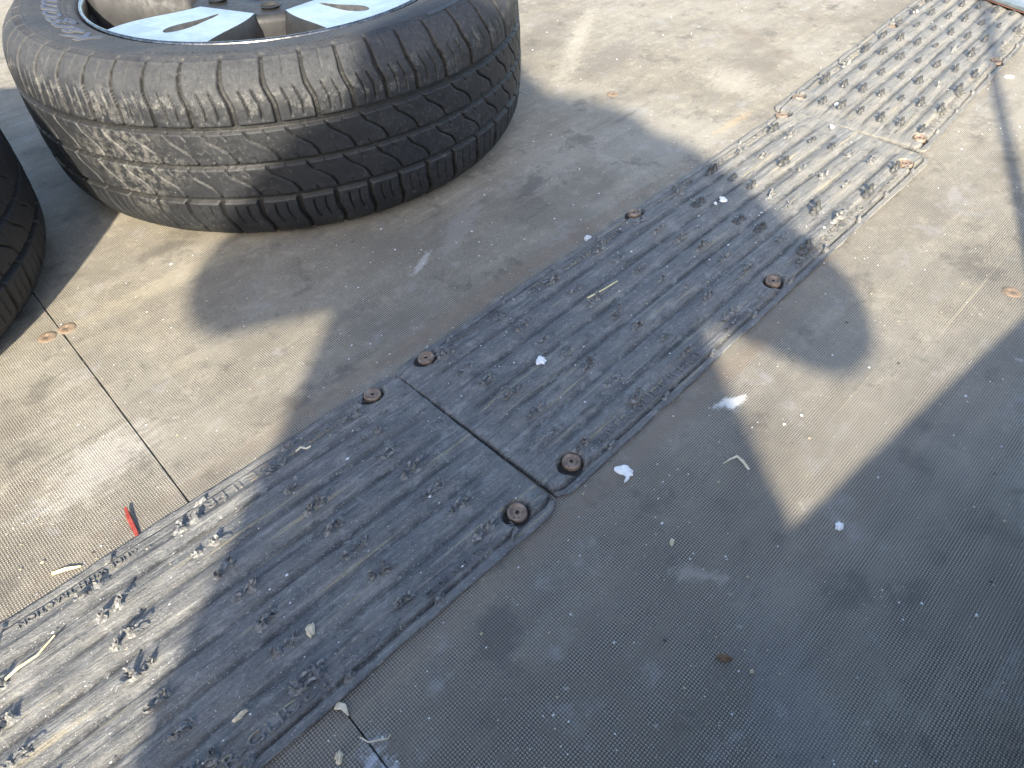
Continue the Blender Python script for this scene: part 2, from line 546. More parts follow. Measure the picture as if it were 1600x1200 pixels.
def smooth_noise(x, y, seed, cell):
    """cheap value noise on arrays"""
    g = np.random.default_rng(seed).random((256, 256))
    x = x / cell + 100
    y = y / cell + 100
    xi, yi = np.floor(x).astype(int), np.floor(y).astype(int)
    fx, fy = x - xi, y - yi
    fx = fx * fx * (3 - 2 * fx)
    fy = fy * fy * (3 - 2 * fy)
    a = g[xi % 256, yi % 256]; b = g[(xi + 1) % 256, yi % 256]
    c = g[xi % 256, (yi + 1) % 256]; d = g[(xi + 1) % 256, (yi + 1) % 256]
    return (a * (1 - fx) + b * fx) * (1 - fy) + (c * (1 - fx) + d * fx) * fy


def sstep(a, b, x):
    t = np.clip((x - a) / (b - a), 0, 1)
    return t * t * (3 - 2 * t)


# ------------------------------------------------------------------ setting
GZ = -0.75
gm = mesh('ground', [(-1500, -1500, GZ), (1500, -1500, GZ), (1500, 1500, GZ), (-1500, 1500, GZ)], [(0, 1, 2, 3)])
tag(link('ground', gm, M['ground'], smooth=False), 'pale gravel yard far below the trailer deck', 'ground', kind='structure')


def wall_y(x):
    return -0.15 - 0.113 * (x - 0.32)


def seam_x(y):
    return 0.0385 + (y - 0.1705) * 0.0455


floor = empty('floor')
tag(floor, 'worn brown mesh-faced plywood deck of a trailer', 'floor', kind='structure')
X0, X1, Y1 = -1.3, 2.3, 2.7
gap = 0.00045
pl = [(X0, wall_y(X0)), (seam_x(wall_y(0.03)) - gap, wall_y(0.03)), (seam_x(Y1) - gap, Y1), (X0, Y1)]
pr = [(seam_x(wall_y(0.03)) + gap, wall_y(0.03)), (X1, wall_y(X1)), (X1, Y1), (seam_x(Y1) + gap, Y1)]
for pts in (pl, pr):
    link('plywood_sheet', prism('plywood_sheet', pts, -0.015, 0.0, 0.0006), M['floor'], floor, smooth=False)
# deck beam under the seam keeps daylight out of the joint
link('cross_beam', bevel_box('cross_beam', (0.10, 3.2, 0.06), (0.07, 1.1, -0.047)), M['hole'], floor, smooth=False)

flat_screw = lathe('screw', [(0.0001, 0.0004), (0.0022, 0.0004), (0.0028, 0.0011), (0.0060, 0.0015), (0.0088, 0.0012), (0.0102, 0.0007), (0.0112, -0.0005)], 28)
for x, y in ((0.0725, 0.777), (0.0515, 0.778), (0.935, 0.702), (0.818, 0.051)):
    o = link('screw', flat_screw, M['rust_floor'], floor)
    o.location = (x, y, 0.0002)
    o.scale = (0.88, 0.88, 0.8)

# ------------------------------------------------------------------ rubber traction mats
MW, ML, PITCH = 0.229, 0.775, 0.02975
COLS = [(k - 3) * PITCH for k in range(7)]
ROWS = [0.0555 + 0.0815 * k for k in range(9)]


def cleat_mesh(kind, seed):
    """two ragged stubs on a low lump: what is left of the moulded grip spikes"""
    r = random.Random(seed)
    bm = bmesh.new()
    for sgn in (-1, 1):
        n, lev = 9, 5
        hgt = (r.uniform(0.0085, 0.0110) if kind == 'tall' else r.uniform(0.0050, 0.0095))
        rad = r.uniform(0.0038, 0.0046) if kind == 'tall' else r.uniform(0.0026, 0.0036)
        lean = (r.uniform(-0.0008, 0.0008), r.uniform(-0.0008, 0.0008)) if kind == 'tall' else (r.uniform(-0.004, 0.004), r.uniform(-0.003, 0.003))
        rings = []
        for l in range(lev):
            t = l / (lev - 1)
            ring = []
            for k in range(n):
                a = 2 * math.pi * k / n
                w = (1.75 - 1.0 * min(1, t * 2.5)) * rad if t < 0.4 else rad * (0.75 - 0.15 * (t - 0.4))
                j = 1 + r.uniform(-0.22, 0.22) * (0.4 if kind == 'tall' else 1.0)
                zz = t * hgt - 0.001
                if l == lev - 1:
                    zz += r.uniform(-0.0008, 0.0006) if kind == 'tall' else r.uniform(-0.0030, 0.0022)
                ring.append(bm.verts.new((sgn * 0.0062 + lean[0] * t * t + math.cos(a) * w * j * 1.15,
                                          lean[1] * t * t + math.sin(a) * w * j * 0.9, zz)))
            rings.append(ring)
        top = bm.verts.new((sgn * 0.0062 + lean[0], lean[1], hgt * (0.80 if kind == 'tall' else 0.55)))
        for l in range(lev - 1):
            for k in range(n):
                bm.faces.new((rings[l][k], rings[l][(k + 1) % n], rings[l + 1][(k + 1) % n], rings[l + 1][k]))
        for k in range(n):
            bm.faces.new((rings[-1][k], rings[-1][(k + 1) % n], top))
    if kind == 'torn':
        for _ in range(r.randint(1, 3)):            # curled shreds of plastic
            x0, y0 = r.uniform(-0.009, 0.009), r.uniform(-0.003, 0.003)
            a, ln = r.uniform(-0.7, 0.7), r.uniform(0.006, 0.013)
            prev = None
            for i in range(5):
                t = i / 4
                cx, cy = x0 + math.cos(a) * ln * t, y0 + math.sin(a) * ln * t
                cz = 0.001 + 0.005 * math.sin(t * 2.4)
                w = 0.0016 * (1 - 0.7 * t)
                q = (bm.verts.new((cx - math.sin(a) * w, cy + math.cos(a) * w, cz)), bm.verts.new((cx + math.sin(a) * w, cy - math.cos(a) * w, cz)),
                     bm.verts.new((cx, cy, cz - 0.0012)))
                if prev:
                    for u in range(3):
                        bm.faces.new((prev[u], prev[(u + 1) % 3], q[(u + 1) % 3], q[u]))
                prev = q
    bmesh.ops.recalc_face_normals(bm, faces=bm.faces[:])
    me = bpy.data.meshes.new('cleat')
    bm.to_mesh(me)
    bm.free()
    me.materials.append(M['cleat' if kind == 'torn' else 'dark_cleat'])
    return me


TALL = [cleat_mesh('tall', 100 + i) for i in range(8)]
TORN = [cleat_mesh('torn', 200 + i) for i in range(14)]


def nub_mesh(seed):
    r = random.Random(seed)
    v, f = [], []
    n = 8
    for l, (w, z) in enumerate(((1.5, 0.0), (1.0, 0.0025), (0.7, 0.0052))):
        for k in range(n):
            a = 2 * math.pi * k / n
            j = r.uniform(0.75, 1.25)
            v.append((math.cos(a) * 0.0034 * w * j * 1.4, math.sin(a) * 0.0024 * w * j, z + (r.uniform(-0.001, 0.001) if l == 2 else 0)))
    v.append((0, 0, 0.0048))
    for l in range(2):
        for k in range(n):
            f.append((l * n + k, l * n + (k + 1) % n, (l + 1) * n + (k + 1) % n, (l + 1) * n + k))
    for k in range(n):
        f.append((2 * n + k, 2 * n + (k + 1) % n, 3 * n))
    me = mesh('edge_nub', v, f)
    me.materials.append(M['cleat'])
    return me


NUBS = [nub_mesh(i) for i in range(6)]
screw_head = lathe('screw', [(0.0001, 0.0014), (0.0015, 0.0014), (0.0019, 0.0044), (0.0034, 0.0050), (0.0044, 0.0034), (0.0060, 0.0034), (0.0070, 0.0054), (0.0080, 0.0052), (0.0086, 0.0036), (0.0086, 0.0004), (0.0070, -0.004)], 30)
washer = lathe('washer', [(0.0062, 0.0), (0.0065, 0.0012), (0.0098, 0.0012), (0.0102, 0.0), (0.0100, -0.004)], 30)
slot_hole = lathe('screw_hole', [(0.0001, 0.0), (0.0095, 0.0), (0.0110, 0.0006)], 24)


star = mesh('drive_recess', [(math.cos(i * math.pi / 6) * (0.0021 if i % 2 else 0.0013), math.sin(i * math.pi / 6) * (0.0021 if i % 2 else 0.0013), z) for z in (0.0, 0.0028) for i in range(12)],
            [tuple(range(11, -1, -1)), tuple(range(12, 24))] + [(i, (i + 1) % 12, 12 + (i + 1) % 12, 12 + i) for i in range(12)])


def mat_height(lx, ly, seed, wear):
    """top surface of a mat (local length, local offset across)"""
    hw = MW / 2
    edge = hw - np.abs(ly)
    inner = sstep(0.0215, 0.029, edge)
    endm = sstep(0.026, 0.042, np.minimum(lx, ML - lx))
    ridge = np.abs(np.cos(math.pi * ly / PITCH)) ** 0.7
    ridge = 0.0034 * ridge * (0.75 + 0.5 * smooth_noise(lx * 0.5, ly, seed + 3, 0.03)) * inner * (0.25 + 0.75 * endm)
    n1 = smooth_noise(lx * 0.25, ly, seed, 0.006) - 0.5
    n2 = smooth_noise(lx * 0.08, ly, seed + 1, 0.0022) - 0.5
    n3 = smooth_noise(lx, ly, seed + 2, 0.018) - 0.5
    top = 0.0056 + ridge + wear * (0.0011 * n1 + 0.0009 * n2 + 0.0006 * n3)
    # side channel and low flange
    flange = 0.0034 + 0.0008 * n3
    chan = np.exp(-((edge - 0.0085) / 0.0011) ** 2)
    z = np.where(edge > 0.0085, top, flange + (edge > 0.004) * 0.0)
    z = z - 0.0040 * chan * (0.55 + 0.45 * sstep(0.2, 0.5, smooth_noise(lx, ly * 0 + 1, seed + 5, 0.05)))
    return np.maximum(z, 0.0012), chan


def build_mat(label, x0, y0, ang, seed, screws, dust, kind, wear, length=ML, skew=0.0):
    root = empty('rubber_traction_mat', (x0, y0, 0.0), ang)
    tag(root, label, 'floor mat', 'rubber traction mats screwed end to end on the deck')
    nx, ny = 420, 170
    lx = np.linspace(0, length, nx)
    ly = np.concatenate([np.linspace(-MW / 2, -MW / 2 + 0.024, 26)[:-1], np.linspace(-MW / 2 + 0.024, MW / 2 - 0.024, ny - 50), np.linspace(MW / 2 - 0.024, MW / 2, 26)[1:]])
    LX, LY = np.meshgrid(lx, ly, indexing='ij')
    Z, chan = mat_height(LX, LY, seed, wear)
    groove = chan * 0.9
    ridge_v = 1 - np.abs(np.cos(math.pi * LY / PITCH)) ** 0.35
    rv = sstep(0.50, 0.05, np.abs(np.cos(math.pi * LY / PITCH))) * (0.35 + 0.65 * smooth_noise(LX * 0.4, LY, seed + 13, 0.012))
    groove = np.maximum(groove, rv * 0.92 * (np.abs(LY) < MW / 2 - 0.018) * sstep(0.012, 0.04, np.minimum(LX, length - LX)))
    ca, sa = math.cos(ang), math.sin(ang)
    loc = []
    for sx, sy in screws:
        dx, dy = sx - x0, sy - y0
        loc.append((dx * ca + dy * sa, -dx * sa + dy * ca))
    for cx, cy in loc:
        d = np.hypot((LX - cx) / 1.25, LY - cy)
        inn = sstep(0.0095, 0.0115, MW / 2 - np.abs(LY))
        Z = Z + (0.0076 - Z) * sstep(0.030, 0.018, d) * inn
        Z = Z + 0.0009 * np.exp(-((d - 0.0130) / 0.0018) ** 2) * (0.3 + smooth_noise(LX, LY, seed + 9, 0.004)) * inn
        inside = sstep(0.0118, 0.0100, d)
        Z = Z * (1 - inside) + 0.0016 * inside
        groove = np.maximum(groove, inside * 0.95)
    # wandering outline
    wob = (smooth_noise(LX, LX * 0, seed + 20, 0.035) - 0.5) * 0.0018 + (smooth_noise(LX, LX * 0, seed + 21, 0.009) - 0.5) * 0.0010
    YY = LY + wob * np.sign(LY) * sstep(0.007, 0.0, MW / 2 - np.abs(LY))
    cr = np.minimum(LX, length - LX)
    tuck = sstep(0.012, 0.0, cr) * 0.006
    YY = YY - np.sign(LY) * tuck * sstep(0.02, 0.0, MW / 2 - np.abs(LY))
    groove = np.maximum(groove, 0.95 * sstep(0.0020, 0.0010, cr))
    endz = sstep(0.0, 0.0016, cr)
    Z = Z * (0.18 + 0.82 * endz)
    P = np.stack([LX + skew * LY * (LX / length) ** 6, YY, Z], -1)
    # skirt down to the deck
    nxx, nyy = P.shape[:2]
    Q = np.zeros((nxx + 2, nyy + 2, 3))
    Q[1:-1, 1:-1] = P
    Q[0, 1:-1] = P[0]; Q[-1, 1:-1] = P[-1]
    Q[:, 0] = Q[:, 1]; Q[:, -1] = Q[:, -2]
    Q[0, :, 2] = Q[-1, :, 2] = 0.0004
    Q[:, 0, 2] = Q[:, -1, 2] = 0.0004
    G = np.zeros((nxx + 2, nyy + 2))
    G[1:-1, 1:-1] = groove
    G[0] = G[-1] = 1.0
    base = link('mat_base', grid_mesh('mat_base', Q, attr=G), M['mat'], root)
    r = random.Random(seed)
    for cx in ROWS:
        for cy in COLS:
            if cx > length - 0.02 or any(math.hypot(cx - a, cy - b) < 0.019 for a, b in loc):
                continue
            torn = r.random() < (0.10 if kind == 'tall' else (0.4 if cx > 0.45 and kind == 'torn' else 1.0))
            o = link('cleat', r.choice(TORN if torn else TALL), None, root, smooth=False)
            s = r.uniform(0.85, 1.15) * (0.92 if kind == 'tall' else 1.0)
            o.location = (cx + r.uniform(-0.002, 0.002), cy + r.uniform(-0.001, 0.001), 0.0086)
            o.rotation_euler = (0, 0, r.uniform(-0.12, 0.12) + (math.pi if r.random() < 0.5 else 0))
            hz = r.uniform(0.75, 1.1) if kind == 'tall' else r.choice((0.5, 0.75, 0.95, 1.1))
            if kind == 'near':
                hz = r.uniform(0.8, 1.15)
            o.scale = (s, s, s * hz)
        for sg in (-1, 1):
            o = link('edge_nub', r.choice(NUBS), None, root, smooth=False)
            o.location = (cx + r.uniform(-0.003, 0.003) + 0.02, sg * (MW / 2 - 0.0070), 0.0028)
            o.rotation_euler = (0, 0, r.uniform(0, 0.5))
            o.scale = (1, 1, r.uniform(0.7, 1.2))
    for i, (cx, cy) in enumerate(loc):
        h = link('screw_hole', slot_hole, M['hole'], root)
        h.location = (cx, cy, 0.0019)
        h.scale = (1.22, 1.0, 1)
        s = link('screw', screw_head, M['rust_pale'] if dust > 0.6 else M['rust'], root)
        off = r.uniform(0.0008, 0.0030)
        s.location = (cx + off, cy + off * 0.6, 0.0006 + r.uniform(0, 0.0012))
        rc = link('drive_recess', star, M['hole'], s, smooth=False)
        rc.location = (0, 0, 0.0016)
        s.rotation_euler = (r.uniform(-0.14, 0.14), r.uniform(-0.14, 0.14), r.uniform(0, 6))
        w = link('washer', washer, M['rust'], s)
        w.location = (-off * 0.5, 0, -0.0024)
    # moulded lettering along both long edges; the second edge reads the other way round
    def letters(body, size, xs, side, yoff=None, zoff=-0.0010, sx=1.45, shear=0.0, vis=0.0008):
        me = text_mesh(body, size, shear, sx, vis, 0.0, 1.05)
        o = link('moulded_lettering', me, M['mat'], root, smooth=False)
        yy = -(MW / 2 - 0.0125) if yoff is None else yoff
        if side > 0:
            o.location = (xs, yy, 0.0069 + zoff)
        else:
            o.location = (length - xs, -yy, 0.0069 + zoff)
            o.rotation_euler = (0, 0, math.pi)
        return o
    for side in (1, -1):
        letters('SUPER-GLIDE II PRO', 0.0125, 0.062, side)
        letters('GLIDE WITH TRACTION', 0.0068, 0.272, side, sx=1.2)
        letters('SUPER-GLIDE II PRO', 0.0125, 0.43, side)
        letters('GLIDE WITH TRACTION', 0.0068, 0.64, side, sx=1.2)
    letters('PAT. & OTHER PAT. PENDING', 0.0052, 0.022, 1, yoff=-(MW / 2 - 0.047), zoff=0.0022, sx=1.1, vis=0.0003)
    return root


build_mat('near grey-black ridged plastic mat running off the lower left corner, with ragged cleats',
          0.2695 - ML * math.cos(-0.019), 0.3380 - ML * math.sin(-0.019), -0.019, 31,
          [(0.2355, 0.4405), (0.2345, 0.2435), (-0.15, 0.448), (-0.15, 0.250)], 0.3, 'near', 1.0)
build_mat('middle dark ridged plastic mat crossed by the shadow, between the two mat joints',
          0.2705, 0.3395, 0.0078, 57,
          [(0.3055, 0.4415), (0.3040, 0.2445), (0.653, 0.248), (0.6625, 0.4495), (1.0085, 0.2505), (1.029, 0.4495)], 0.4, 'torn', 1.0, 0.7835, 0.068)
build_mat('far pale dusty ridged plastic mat with upright cleats, ending under the steel plate',
          1.0540, 0.3615, 0.061, 83,
          [(1.1055, 0.4645), (1.0915, 0.266), (1.444, 0.284), (1.4899, 0.4853), (1.785, 0.505), (1.785, 0.31)], 0.9, 'tall', 0.6)

# ------------------------------------------------------------------ galvanised plate at the end of the deck
pa = Vector((1.727, 0.404)); pb = Vector((1.689, 0.311))
dd = (pa - pb).normalized(); nn = Vector((dd.y, -dd.x))
if nn.x < 0: nn = -nn
plate_root = empty('steel_plate', (pa.x, pa.y, 0.0))
tag(plate_root, 'galvanised steel plate with a rusty lip at the far end of the rubber mats', 'metal plate')
c0, c1 = pa + dd * 0.9, pb - dd * 0.6


def rel(p): return (p.x - pa.x, p.y - pa.y)


link('plate', prism('plate', [rel(c0), rel(c1), rel(c1 + nn * 0.35), rel(c0 + nn * 0.35)], 0.013, 0.019, 0.001), M['galv'], plate_root, smooth=False)
link('rusty_lip', prism('rusty_lip', [rel(c0 - nn * 0.0015), rel(c1 - nn * 0.0015), rel(c1 + nn * 0.01), rel(c0 + nn * 0.01)], 0.0108, 0.0128, 0.0004), M['rustline'], plate_root, smooth=False)

# ------------------------------------------------------------------ wheels
R_T, W_T, NP = 0.344, 0.215, 50
half = [(0.2395, 0.194), (0.2412, 0.2005), (0.2460, 0.2050), (0.2545, 0.2076), (0.262, 0.2096), (0.275, 0.2122), (0.290, 0.2142), (0.302, 0.2143), (0.312, 0.2122),
        (0.322, 0.2065), (0.3305, 0.1970), (0.3365, 0.1855), (0.3405, 0.1720), (0.3428, 0.1500), (0.3438, 0.1250), (0.344, 0.1075)]


def tyre_mesh():
    full = half + [(r, W_T - z) for r, z in half[::-1][1:]]
    A = np.array(full)
    # fine resample (Catmull-Rom)
    pts = []
    for i in range(len(A) - 1):
        p0, p1, p2, p3 = A[max(i - 1, 0)], A[i], A[i + 1], A[min(i + 2, len(A) - 1)]
        for t in np.linspace(0, 1, 40, endpoint=False):
            pts.append(0.5 * ((2 * p1) + (-p0 + p2) * t + (2 * p0 - 5 * p1 + 4 * p2 - p3) * t * t + (-p0 + 3 * p1 - 3 * p2 + p3) * t ** 3))
    pts.append(A[-1])
    D = np.array(pts)
    s = np.concatenate([[0], np.cumsum(np.hypot(*np.diff(D, axis=0).T))])
    mid = s[-1] / 2
    ts = np.concatenate([np.linspace(0, mid - 0.142, 34)[:-1], np.linspace(mid - 0.142, mid + 0.128, 214), np.linspace(mid + 0.128, s[-1], 12)[1:]])
    r = np.interp(ts, s, D[:, 0]); z = np.interp(ts, s, D[:, 1])
    c = -(ts - mid)                    # signed distance from the tread's middle, + is up
    tr, tz = np.gradient(r, ts), np.gradient(z, ts)
    nr, nz = -tz, tr
    ln = np.hypot(nr, nz); nr /= ln; nz /= ln
    NT = NP * 42
    th = np.linspace(0, 2 * math.pi, NT, endpoint=False)
    TH, Cc = np.meshgrid(th, c, indexing='ij')
    Rr = np.broadcast_to(r, TH.shape)
    pm = 2 * math.pi * R_T / NP        # pitch in metres
    jit = 0.10 * np.sin(TH * 7) + 0.06 * np.sin(TH * 3 + 1)     # uneven pitch, as on real treads
    Pp = TH * NP / (2 * math.pi) + jit

    def cut(center_frac, off, hw, soft=0.0006):
        q = (Pp - center_frac - off)
        d = np.abs(q - np.round(q)) * pm
        return sstep(hw + soft, hw - soft, d)
    a = np.abs(Cc)
    sg = np.sign(Cc)
    dep = np.zeros_like(TH)

    def put(mask, depth):
        np.maximum(dep, mask * depth, out=dep)
    for g0, hw in ((0.0425, 0.0036), (0.0, 0.0030), (-0.0425, 0.0034)):
        put(sstep(hw + 0.0008, hw - 0.0004, np.abs(Cc - g0)), 0.0066)
    # shoulders
    off = -sg * 0.14 * sstep(0.062, 0.088, a) + sg * 0.05 * sstep(0.09, 0.125, a)
    shl = (a > 0.0445)
    lat = cut(0.0, off, 0.0029 - 0.0007 * sstep(0.08, 0.11, a), 0.0005) * sstep(0.124, 0.119, a) * shl
    put(lat, 0.0062 - 0.0030 * sstep(0.085, 0.12, a))
    for cf in (0.36, 0.66):
        put(cut(cf, off, 0.0008, 0.0005) * sstep(0.050, 0.053, a) * sstep(0.083, 0.079, a), 0.0042)
    put(cut(0.5, off, 0.00055, 0.0006) * sstep(0.091, 0.095, a) * sstep(0.120, 0.116, a), 0.0018)
    # two middle ribs with S-shaped cuts
    for lo in (0.0, -0.0425):
        t = (0.0425 - (Cc - lo)) / 0.0425
        inr = (t > 0) * (t < 1)
        t = np.clip(t, 0, 1)
        sc = np.interp(t, [0, 0.12, 0.30, 0.45, 0.62, 0.80, 1.0], [0, 0.04, 0.15, 0.36, 0.58, 0.68, 0.74]) + (0.3 if lo < 0 else 0)
        put(cut(0.1, sc, 0.0014, 0.0005) * inr, 0.0046)
        put(cut(0.55, sc, 0.00055, 0.0006) * inr * ((t < 0.26) | (t > 0.78)), 0.0026)
    # sidewall rings
    top_side = (Cc > 0.10)
    ring = lambda r0, w: np.exp(-((Rr - r0) / w) ** 2) * top_side
    lift = 0.0010 * ring(0.3135, 0.0014) + 0.0007 * ring(0.2560, 0.0012) + 0.0008 * ring(0.2620, 0.0010) + 0.0006 * ring(0.3030, 0.0009)
    serr = 0.00025 * np.sin(TH * 900) * (Rr > 0.3045) * (Rr < 0.312) * top_side
    wornn = 0.0006 * (smooth_noise(TH * R_T, Cc, 5, 0.012) - 0.5) + 0.0004 * (smooth_noise(TH * R_T, Cc, 6, 0.004) - 0.5)
    disp = lift + serr + wornn - dep
    RR = r[None, :] + nr[None, :] * disp
    ZZ = z[None, :] + nz[None, :] * disp
    P = np.stack([RR * np.cos(TH), RR * np.sin(TH), ZZ], -1)
    me = grid_mesh('tyre', P[:, ::-1], close_u=True, attr=(dep / 0.005)[:, ::-1])
    return me, (lambda rr: float(np.interp(rr, D[:600, 0], D[:600, 1])))


tyre_me, side_z = tyre_mesh()


def bent_text(body, size, phi0, r0, mat, extrude, lift, shear=0.0, sx=1.0, offset=0.0):
    me = text_mesh(body, size, shear, sx, extrude, offset)
    bm = bmesh.new(); bm.from_mesh(me)
    long_e = [e for e in bm.edges if e.calc_length() > 0.008]
    if long_e:
        bmesh.ops.subdivide_edges(bm, edges=long_e, cuts=3)
    for v in bm.verts:
        ph = phi0 - v.co.x / (r0 + size * 0.35)
        rr = r0 + v.co.y
        v.co = Vector((rr * math.cos(ph), rr * math.sin(ph), side_z(max(0.2420, min(rr, 0.34))) + lift + v.co.z))
    bm.to_mesh(me); bm.free()
    me.materials.clear()
    me.materials.append(mat)
    return me


def arc_bar(r0, r1, a0, a1, z_off, n=24):
    v, f = [], []
    for i in range(n + 1):
        a = a0 + (a1 - a0) * i / n
        for r in (r0, r1):
            for dz in (z_off, -0.001):
                v.append((r * math.cos(a), r * math.sin(a), side_z(r) + dz))
    for i in range(n):
        b = i * 4
        f += [(b, b + 2, b + 6, b + 4), (b, b + 4, b + 5, b + 1), (b + 2, b + 3, b + 7, b + 6)]
    return mesh('moulded_bar', v, f)


def spoke_parts():
    """one broad spoke centred on angle 0 with a tear-drop slot"""
    HW0, HW1 = math.radians(25), math.radians(18.0)
    r_in, r_out = 0.105, 0.2412

    def zf(r): return 0.192 + 0.010 * sstep(0.10, 0.235, np.array(r)).item() - 0.0
    outer = []
    for i in range(13):                                    # one side out, lip, other side back
        t = i / 12
        r = r_in + (r_out - r_in) * t
        hw = HW0 + (HW1 - HW0) * t
        outer.append((r, -hw))
    for i in range(1, 15):
        outer.append((r_out, -HW1 + 2 * HW1 * i / 15))
    for i in range(13):
        t = 1 - i / 12
        r = r_in + (r_out - r_in) * t
        hw = HW0 + (HW1 - HW0) * t
        outer.append((r, hw))
    slot = []
    for i in range(26):
        a = 2 * math.pi * i / 26
        cx = 0.160 + 0.050 * math.cos(a)
        w = 0.0055 + 0.0105 * sstep(0.13, 0.205, np.array(cx)).item()
        slot.append((cx, w * math.sin(a) * (1.0 if math.cos(a) < 0.6 else 1.0)))
    bm = bmesh.new()
    ov = [bm.verts.new((r * math.cos(a), r * math.sin(a), zf(r))) for r, a in outer]
    sv = [bm.verts.new((x, y, zf(math.hypot(x, y)))) for x, y in slot]
    edges = [bm.edges.new((ov[i], ov[(i + 1) % len(ov)])) for i in range(len(ov))] + [bm.edges.new((sv[i], sv[(i + 1) % len(sv)])) for i in range(len(sv))]
    bmesh.ops.triangle_fill(bm, use_beauty=True, edges=edges)
    bmesh.ops.recalc_face_normals(bm, faces=bm.faces[:])
    if sum(f.normal.z for f in bm.faces) < 0:
        for f in bm.faces: f.normal_flip()
    face = bpy.data.meshes.new('spoke_face'); bm.to_mesh(face); bm.free()
    # bevelled rim of the face and the painted flanks
    v, f = [], []
    n = len(outer)
    for k, (dr, dz) in enumerate(((0, 0.0), (0.0012, -0.0022), (0.006, -0.020), (0.009, -0.050))):
        for r, a in outer:
            hwk = a * (1 + (dr / (max(r, 0.1) * 0.35)) * 1.0)
            v.append((min(r, r_out) * math.cos(hwk), min(r, r_out) * math.sin(hwk), zf(r) + dz))
    for k in range(3):
        for i in range(n):
            j = (i + 1) % n
            f.append((k * n + i, k * n + j, (k + 1) * n + j, (k + 1) * n + i))
    flank = mesh('spoke_flank', v, f)
    v, f = [], []
    n = len(slot)
    for k, (sc, dz) in enumerate(((1.0, 0.0), (0.93, -0.003), (0.72, -0.011), (0.35, -0.0135))):
        for x, y in slot:
            v.append((0.160 + (x - 0.160) * (1 - (1 - sc) * 0.35), y * sc, zf(math.hypot(x, y)) + dz))
    for k in range(3):
        for i in range(n):
            j = (i + 1) % n
            f.append((k * n + i, k * n + j, (k + 1) * n + j, (k + 1) * n + i))
    f.append(tuple(range(3 * n, 4 * n)))
    slotm = mesh('spoke_slot', v, f)
    for m_, mt in ((face, 'polish'), (flank, 'paint'), (slotm, 'slot')):
        m_.materials.append(M[mt])
    return face, flank, slotm


SP_FACE, SP_FLANK, SP_SLOT = spoke_parts()
rim_lip_me = lathe('rim_lip', [(0.2400, 0.180), (0.2410, 0.199), (0.2420, 0.2040), (0.2438, 0.2060), (0.2458, 0.2060), (0.2472, 0.2035), (0.2474, 0.1990), (0.2462, 0.190)], 128)
barrel_me = lathe('barrel', [(0.2402, 0.186), (0.2360, 0.172), (0.2240, 0.160), (0.2150, 0.120), (0.2150, 0.060), (0.2300, 0.035), (0.2370, 0.012), (0.2440, 0.008), (0.2465, 0.014)], 96)
hub_me = lathe('hub', [(0.0001, 0.168), (0.030, 0.168), (0.033, 0.172), (0.036, 0.186), (0.060, 0.188), (0.100, 0.1895), (0.1085, 0.188), (0.1110, 0.180), (0.1135, 0.140), (0.110, 0.110), (0.02, 0.105)], 80)
nut_me = lathe('wheel_bolt_seat', [(0.0001, 0.176), (0.0075, 0.176), (0.0080, 0.183), (0.0115, 0.184), (0.0125, 0.1900), (0.0140, 0.1902)], 24)


def build_wheel(label, x, y, rz, rim_phase, texts, tm='tyre'):
    root = empty('wheel', (x, y, 0.0), 0.0)
    tag(root, label, 'wheel', 'car wheels lying flat on the deck')
    ty = link('tyre', tyre_me, M['tyre'], root)
    if tm != 'tyre':                       # same casting, darker copy of the rubber
        ty.material_slots[0].link = 'OBJECT'
        ty.material_slots[0].material = M[tm]
    ty.rotation_euler = (0, 0, rz)
    if texts:
        o = link('moulded_lettering', bent_text('Kargomax', 0.040, math.radians(-164.5) - rz, 0.2610, M['letter_edge'], 0.0003, 0.0002, 0.25, 1.53, 0.0010), None, ty, smooth=False)
        o2 = link('letter_fill', bent_text('Kargomax', 0.040, math.radians(-164.5) - rz, 0.2610, M['letter'], 0.0002, 0.0010, 0.25, 1.53, 0.0001), None, ty, smooth=False)
        o3 = link('moulded_lettering', bent_text('GT RADIAL', 0.0215, math.radians(-46.0) - rz, 0.2775, M['letter_dark'], 0.0004, 0.0004, 0.0, 1.32, 0.0003), None, ty, smooth=False)
        o4 = link('moulded_lettering', bent_text('TUBELESS  STEEL BELTED RADIAL  MAX LOAD  MAX PRESSURE  E4', 0.0068, math.radians(-101.0) - rz, 0.2925, M['letter_dark'], 0.0002, 0.0002, 0.0, 1.2), None, ty, smooth=False)
        for a0, a1, r0, r1, zo in ((-44, -85, 0.3035, 0.3095, 0.0006), (-103, -141, 0.3010, 0.3018, 0.0005), (-44, -84, 0.2705, 0.2715, 0.0004)):
            b = link('moulded_bar', arc_bar(r0, r1, math.radians(a0) - rz, math.radians(a1) - rz, zo), M['letter_dark'], ty, smooth=False)
    rim = link('rim', rim_lip_me, M['lip'], root)
    rim.rotation_euler = (0, 0, rim_phase)
    rim.scale = (0.975, 0.975, 1.0)
    link('barrel', barrel_me, M['barrel'], rim)
    link('hub', hub_me, M['paint'], rim)
    for k in range(5):
        a = 2 * math.pi * k / 5
        s = link('spoke', SP_FACE, None, rim, smooth=False)
        s.rotation_euler = (0, 0, a)
        fl = link('spoke_flank', SP_FLANK, None, rim)
        fl.rotation_euler = (0, 0, a)
        sl = link('spoke_slot', SP_SLOT, None, rim)
        sl.rotation_euler = (0, 0, a)
        b = link('wheel_bolt_seat', nut_me, M['paint'], rim)
        b.location = (0.075 * math.cos(a + math.pi / 5), 0.075 * math.sin(a + math.pi / 5), 0.002)
    return root


